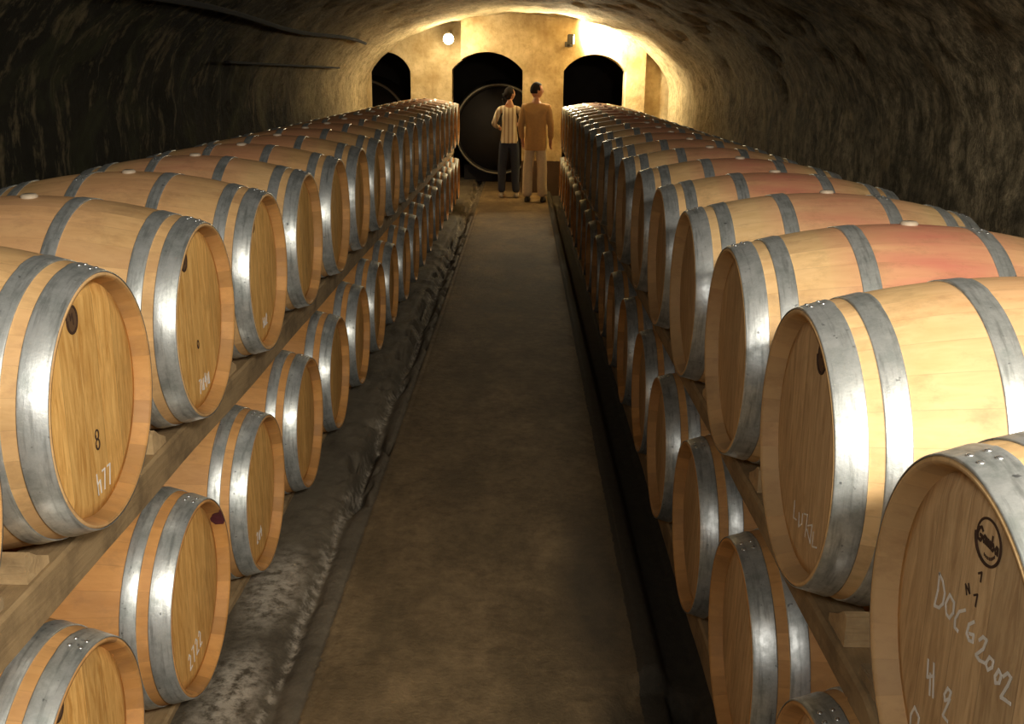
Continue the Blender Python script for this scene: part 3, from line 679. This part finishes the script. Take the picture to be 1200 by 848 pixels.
# ------------------------------------------------------------------ people
def skinmesh(name, verts, edges, radii, sub=2, root=0):
    me = bpy.data.meshes.new(name); me.from_pydata(verts, edges, []); o = bpy.data.objects.new(name, me); COL.objects.link(o)
    sk = o.modifiers.new('s', 'SKIN'); ly = me.skin_vertices[0] if me.skin_vertices else None
    for i, r in enumerate(radii):
        rr_ = r if isinstance(r, tuple) else (r, r); me.skin_vertices[0].data[i].radius = rr_; me.skin_vertices[0].data[i].use_root = (i == root)
    if sub: su = o.modifiers.new('u', 'SUBSURF'); su.levels = sub; su.render_levels = sub
    bpy.context.view_layer.update(); dg = bpy.context.evaluated_depsgraph_get()
    m2 = bpy.data.meshes.new_from_object(o.evaluated_get(dg)); bpy.data.objects.remove(o); return m2
def bake(me, voxel):
    o = bpy.data.objects.new('tmp', me); COL.objects.link(o); r = o.modifiers.new('r', 'REMESH'); r.mode = 'VOXEL'; r.voxel_size = voxel
    s = o.modifiers.new('sm', 'SMOOTH'); s.iterations = 3; s.factor = .5
    bpy.context.view_layer.update(); dg = bpy.context.evaluated_depsgraph_get(); m2 = bpy.data.meshes.new_from_object(o.evaluated_get(dg)); bpy.data.objects.remove(o); return m2
def chain(V, E, R, pts, start=None):
    idx = []
    for (p, r) in pts:
        V.append(p); R.append(r); idx.append(len(V) - 1)
    if start is not None: E.append((start, idx[0]))
    for a, b in zip(idx, idx[1:]): E.append((a, b))
    return idx
def head_bm(c, yaw, s=1.0):
    """head facing local -y turned by yaw about z; centre c"""
    bm = bmesh.new(); bmesh.ops.create_uvsphere(bm, u_segments=40, v_segments=28, radius=1)
    for v in bm.verts:
        x, y, z = v.co
        w_ = .076 * (1 - .18 * max(0, -z)); d_ = .096
        px, py, pz = x * w_, y * d_, z * .118
        if z < -.1: px *= 1 - .28 * (-z); py *= 1 - .12 * (-z) if y > 0 else 1
        front = max(0, -y)
        nose = math.exp(-((x / .17) ** 2 + ((z + .12) / .22) ** 2)) * front; py -= .026 * nose
        eye = math.exp(-(((abs(x) - .38) / .16) ** 2 + ((z - .08) / .12) ** 2)) * front; py += .010 * eye
        brow = math.exp(-(((z - .26) / .1) ** 2)) * front; py -= .005 * brow
        lip = math.exp(-((x / .3) ** 2 + ((z + .48) / .08) ** 2)) * front; py -= .008 * lip
        chin = math.exp(-((x / .35) ** 2 + ((z + .82) / .16) ** 2)) * front; py -= .012 * chin
        v.co = (px, py, pz)
    for sx in (-1, 1):
        r = bmesh.ops.create_uvsphere(bm, u_segments=12, v_segments=8, radius=1); bmesh.ops.scale(bm, vec=(.011, .02, .031), verts=r['verts']); bmesh.ops.translate(bm, vec=(sx * .077, .008, -.005), verts=r['verts'])
    M_ = Matrix.Translation(c) @ Matrix.Rotation(yaw, 4, 'Z') @ Matrix.Scale(s, 4); bmesh.ops.transform(bm, matrix=M_, verts=bm.verts); return bm
def meshes_to_bm(ms):
    bm = bmesh.new()
    for m_ in ms: bm.from_mesh(m_)
    return bm
def part(name, me, material, parent, shift=(0, 0, 0)):
    o = bpy.data.objects.new(name, me); COL.objects.link(o); me.materials.clear(); me.materials.append(material)
    for p_ in me.polygons: p_.use_smooth = True
    o.parent = parent; return o
def hand(V, E, R, wrist, d, side, start):
    """palm and five curled fingers; d = direction of the hand, side = direction of the thumb"""
    d = Vector(d).normalized(); side = Vector(side).normalized(); nrm = d.cross(side).normalized()
    wr = Vector(wrist); i0 = chain(V, E, R, [(tuple(wr + d * .03), (.026, .016)), (tuple(wr + d * .075), (.032, .015))], start)[-1]
    for k, ln in enumerate((.066, .075, .070, .055)):
        b_ = wr + d * .085 + side * (.027 - .018 * k)
        chain(V, E, R, [(tuple(b_), .0095), (tuple(b_ + d * ln * .5 + nrm * .008), .0085), (tuple(b_ + d * ln * .8 + nrm * .03), .0075)], i0)
    b_ = wr + d * .035 + side * .03
    chain(V, E, R, [(tuple(b_), .012), (tuple(b_ + d * .03 + side * .018), .010), (tuple(b_ + d * .055 + side * .02 + nrm * .008), .0085)], i0 - 1)
M_SKIN = flat('skin', (.45, .22, .13), .55); M_HAIR = flat('dark_hair', (.012, .008, .006), .95, nz=.3, sc=60)
M_JACKET = flat('tan_jacket', (.42, .25, .10), .85); M_TROUSER = flat('cream_trousers', (.60, .50, .34), .85); M_SHOE = flat('dark_shoes', (.02, .014, .01), .5)
M_JEANS = flat('dark_jeans', (.025, .032, .055), .85); M_TRAINER = flat('pale_trainers', (.42, .36, .28), .7)
def stripe_mat():
    M, nt, b = mat('striped_blouse'); g = G(nt); x, y, z = g.sep(g.obj())
    s_ = g.math('GREATER_THAN', g.math('FRACT', g.math('MULTIPLY', x, 16)), .62)
    c = g.mix(s_, (.66, .58, .42), (.36, .26, .16)); nt.links.new(c, b.inputs['Base Color']); b.inputs['Roughness'].default_value = .85; return M
M_BLOUSE = stripe_mat()
def person(loc, rz, H, female):
    """local: faces +y (away from the camera), x to the right, feet at z=0"""
    k = H / 1.80
    t = empty('person', loc, rz)
    f = lambda *p: tuple(v * k for v in p)
    hipw, shw = (.095, .165) if female else (.095, .175)
    tw = .86 if female else 1.0
    # skeleton points
    def arm(s, elbow, wrist): return [((s * shw, 0, 1.45), .055 * tw), (elbow, .042 * tw), (wrist, .028 * tw)]
    if female: arms = {-1: ((-.26, .0, 1.20), (-.19, .22, 1.14)), 1: ((.25, .03, 1.20), (.15, .24, 1.18))}
    else: arms = {-1: ((-.235, -.02, 1.17), (-.215, .08, .93)), 1: ((.235, -.01, 1.17), (.225, .08, .93))}
    legs = {-1: ((-.10, .0, .92), (-.115, .015, .50), (-.12, -.02, .09)), 1: ((.10, .0, .92), (.11, .015, .50), (.13, -.01, .09))}
    V, E, R = [], [], []
    c = chain(V, E, R, [((0, 0, .96), (.10 * tw, .085)), ((0, 0, 1.12), (.105 * tw, .08)), ((0, -.005, 1.30), (.15 * tw, .10)), ((0, 0, 1.44), (.11 * tw, .075)), ((0, .01, 1.53), .052), ((0, .015, 1.61), .048)])
    for s in (-1, 1):
        e, w_ = arms[s]; a = chain(V, E, R, arm(s, e, w_), c[3])
        dd = Vector(w_) - Vector(e)
        hand(V, E, R, w_, dd, (-s * .4, .9, 0) if not female else (0, .2, 1), a[-1])
        l_ = legs[s]; chain(V, E, R, [((l_[0][0] * .8, 0, .90), .06), (((l_[0][0] + l_[1][0]) / 2 * .95, .01, .72), .062), (l_[1], .056), ((l_[1][0], -.02, .34), .052), (l_[2], .036), ((l_[2][0], .10, .035), .034), ((l_[2][0], .16, .028), .026)], c[0])
    V = [f(*v) for v in V]; R = [tuple(x * k for x in r) if isinstance(r, tuple) else r * k for r in R]
    body = skinmesh('body', V, E, R, 2)
    hc = Vector(f(0, .03, 1.69)); yaw = PI - (1.15 if not female else 1.0)   # faces +y, turned to the right
    hb = head_bm(hc, yaw, k * (1.0 if not female else .95)); hb2 = meshes_to_bm([body]); tm = bpy.data.meshes.new('h'); hb.to_mesh(tm); hb.free(); hb2.from_mesh(tm)
    me = bpy.data.meshes.new('body'); hb2.to_mesh(me); hb2.free()
    part('body', bake(me, .0075), M_SKIN, t)
    # trousers
    V, E, R = [], [], []
    c = chain(V, E, R, [((0, 0, 1.03), (.135 * tw, .105)), ((0, 0, .94), (.145 * tw, .115))])
    for s in (-1, 1):
        l_ = legs[s]; chain(V, E, R, [((l_[0][0] * .88, l_[0][1], .87), (.082, .10)), ((l_[0][0] * .92, 0, .72), .088), (l_[1], .080 if female else .085), ((l_[1][0], -.01, .28), .072 if female else .085), ((l_[2][0], -.015, .07), .068 if female else .088)], c[1])
    part('trousers', bake(skinmesh('trousers', [f(*v) for v in V], E, [tuple(x * k for x in r) if isinstance(r, tuple) else r * k for r in R]), .011), M_JEANS if female else M_TROUSER, t)
    # jacket or blouse
    V, E, R = [], [], []
    lo = .70 if female else .60; hem = .90 if female else .80
    c = chain(V, E, R, [((0, 0, lo), (.20 * tw, .15) if female else (.19, .15)), ((0, 0, .93), (.195 * tw, .145) if female else (.19, .148)), ((0, 0, 1.15), (.150 * tw, .115) if female else (.165, .13)), ((0, -.01, 1.32), (.175 * tw, .125) if female else (.185, .13)), ((0, 0, 1.45), (.125 * tw, .09)), ((0, .008, 1.515), .062)])
    for s in (-1, 1):
        e, w_ = arms[s]; e = Vector(e); w_ = Vector(w_); we = e.lerp(w_, .9)
        chain(V, E, R, [((s * shw, 0, 1.445), .07 * tw), (tuple(((Vector((s * shw, 0, 1.445)) + e) / 2)), .062 * tw), (tuple(e), .056 * tw), (tuple(we), .044 * tw)], c[4])
    me = (bake(skinmesh('top', [f(*v) for v in V], E, [tuple(x * k for x in r) if isinstance(r, tuple) else r * k for r in R]), .010))
    bm = bmesh.new(); bm.from_mesh(me); bmesh.ops.bisect_plane(bm, geom=bm.verts[:] + bm.edges[:] + bm.faces[:], plane_co=(0, 0, hem * k), plane_no=(0, 0, 1), clear_inner=True)
    lowv = [e_ for e_ in bm.edges if e_.is_boundary]; r_ = bmesh.ops.extrude_edge_only(bm, edges=lowv); vs_ = [v for v in r_['geom'] if isinstance(v, bmesh.types.BMVert)]
    for v in vs_: v.co.x *= .9; v.co.y *= .9; v.co.z += .02
    bm.to_mesh(me); bm.free(); part('blouse' if female else 'jacket', me, M_BLOUSE if female else M_JACKET, t)
    # shoes
    for s in (-1, 1):
        bm = bmesh.new(); bmesh.ops.create_uvsphere(bm, u_segments=20, v_segments=12, radius=1)
        for v in bm.verts:
            x, y, z = v.co; v.co = (x * (.046 + .008 * max(0, y)), y * .14 + .06, max(-.32, z) * (.075 if y < .1 else .075 - .03 * y))
        bmesh.ops.translate(bm, vec=(legs[s][2][0], legs[s][2][1], .026), verts=bm.verts); bmesh.ops.scale(bm, vec=(k, k, k), verts=bm.verts)
        obj('shoe', bm, M_TRAINER if female else M_SHOE, t)
    # hair: cap over the skull, open at the face
    bm = head_bm(hc, yaw, k * (1.09 if not female else 1.05)); fwd = Vector((math.sin(yaw), -math.cos(yaw), 0))
    fwd = Matrix.Rotation(yaw, 3, 'Z') @ Vector((0, -1, 0))
    dele = [v for v in bm.verts if (v.co - hc).dot(fwd) > (.035 if v.co.z - hc.z < .07 * k else .085) * k or v.co.z - hc.z < (-.05 if not female else -.09) * k or ((v.co - hc).dot(fwd) > -.01 and v.co.z - hc.z < .0)]
    bmesh.ops.delete(bm, geom=dele, context='VERTS')
    if female:
        bk = hc - fwd * .09 * k; tube(bm, [tuple(bk + fwd * .02 + Vector((0, 0, .01))), tuple(bk - fwd * .03 + Vector((0, 0, -.01))), tuple(bk - fwd * .035 - Vector((0, 0, .08))), tuple(bk - fwd * .01 - Vector((0, 0, .17)))], [.022, .030, .026, .01], 12)
    obj('hair', bm, M_HAIR, t, recalc=False)
    return t
w1 = person((-.20, 16.85, FZ + .002), 0, 1.73, True); tag(w1, 'person in a pale striped blouse and dark jeans with dark tied-back hair, seen from behind', 'person')
w2 = person((.215, 16.25, FZ + .002), -.12, 1.80, False); tag(w2, 'person in a tan jacket and cream trousers standing with back to the camera', 'person')
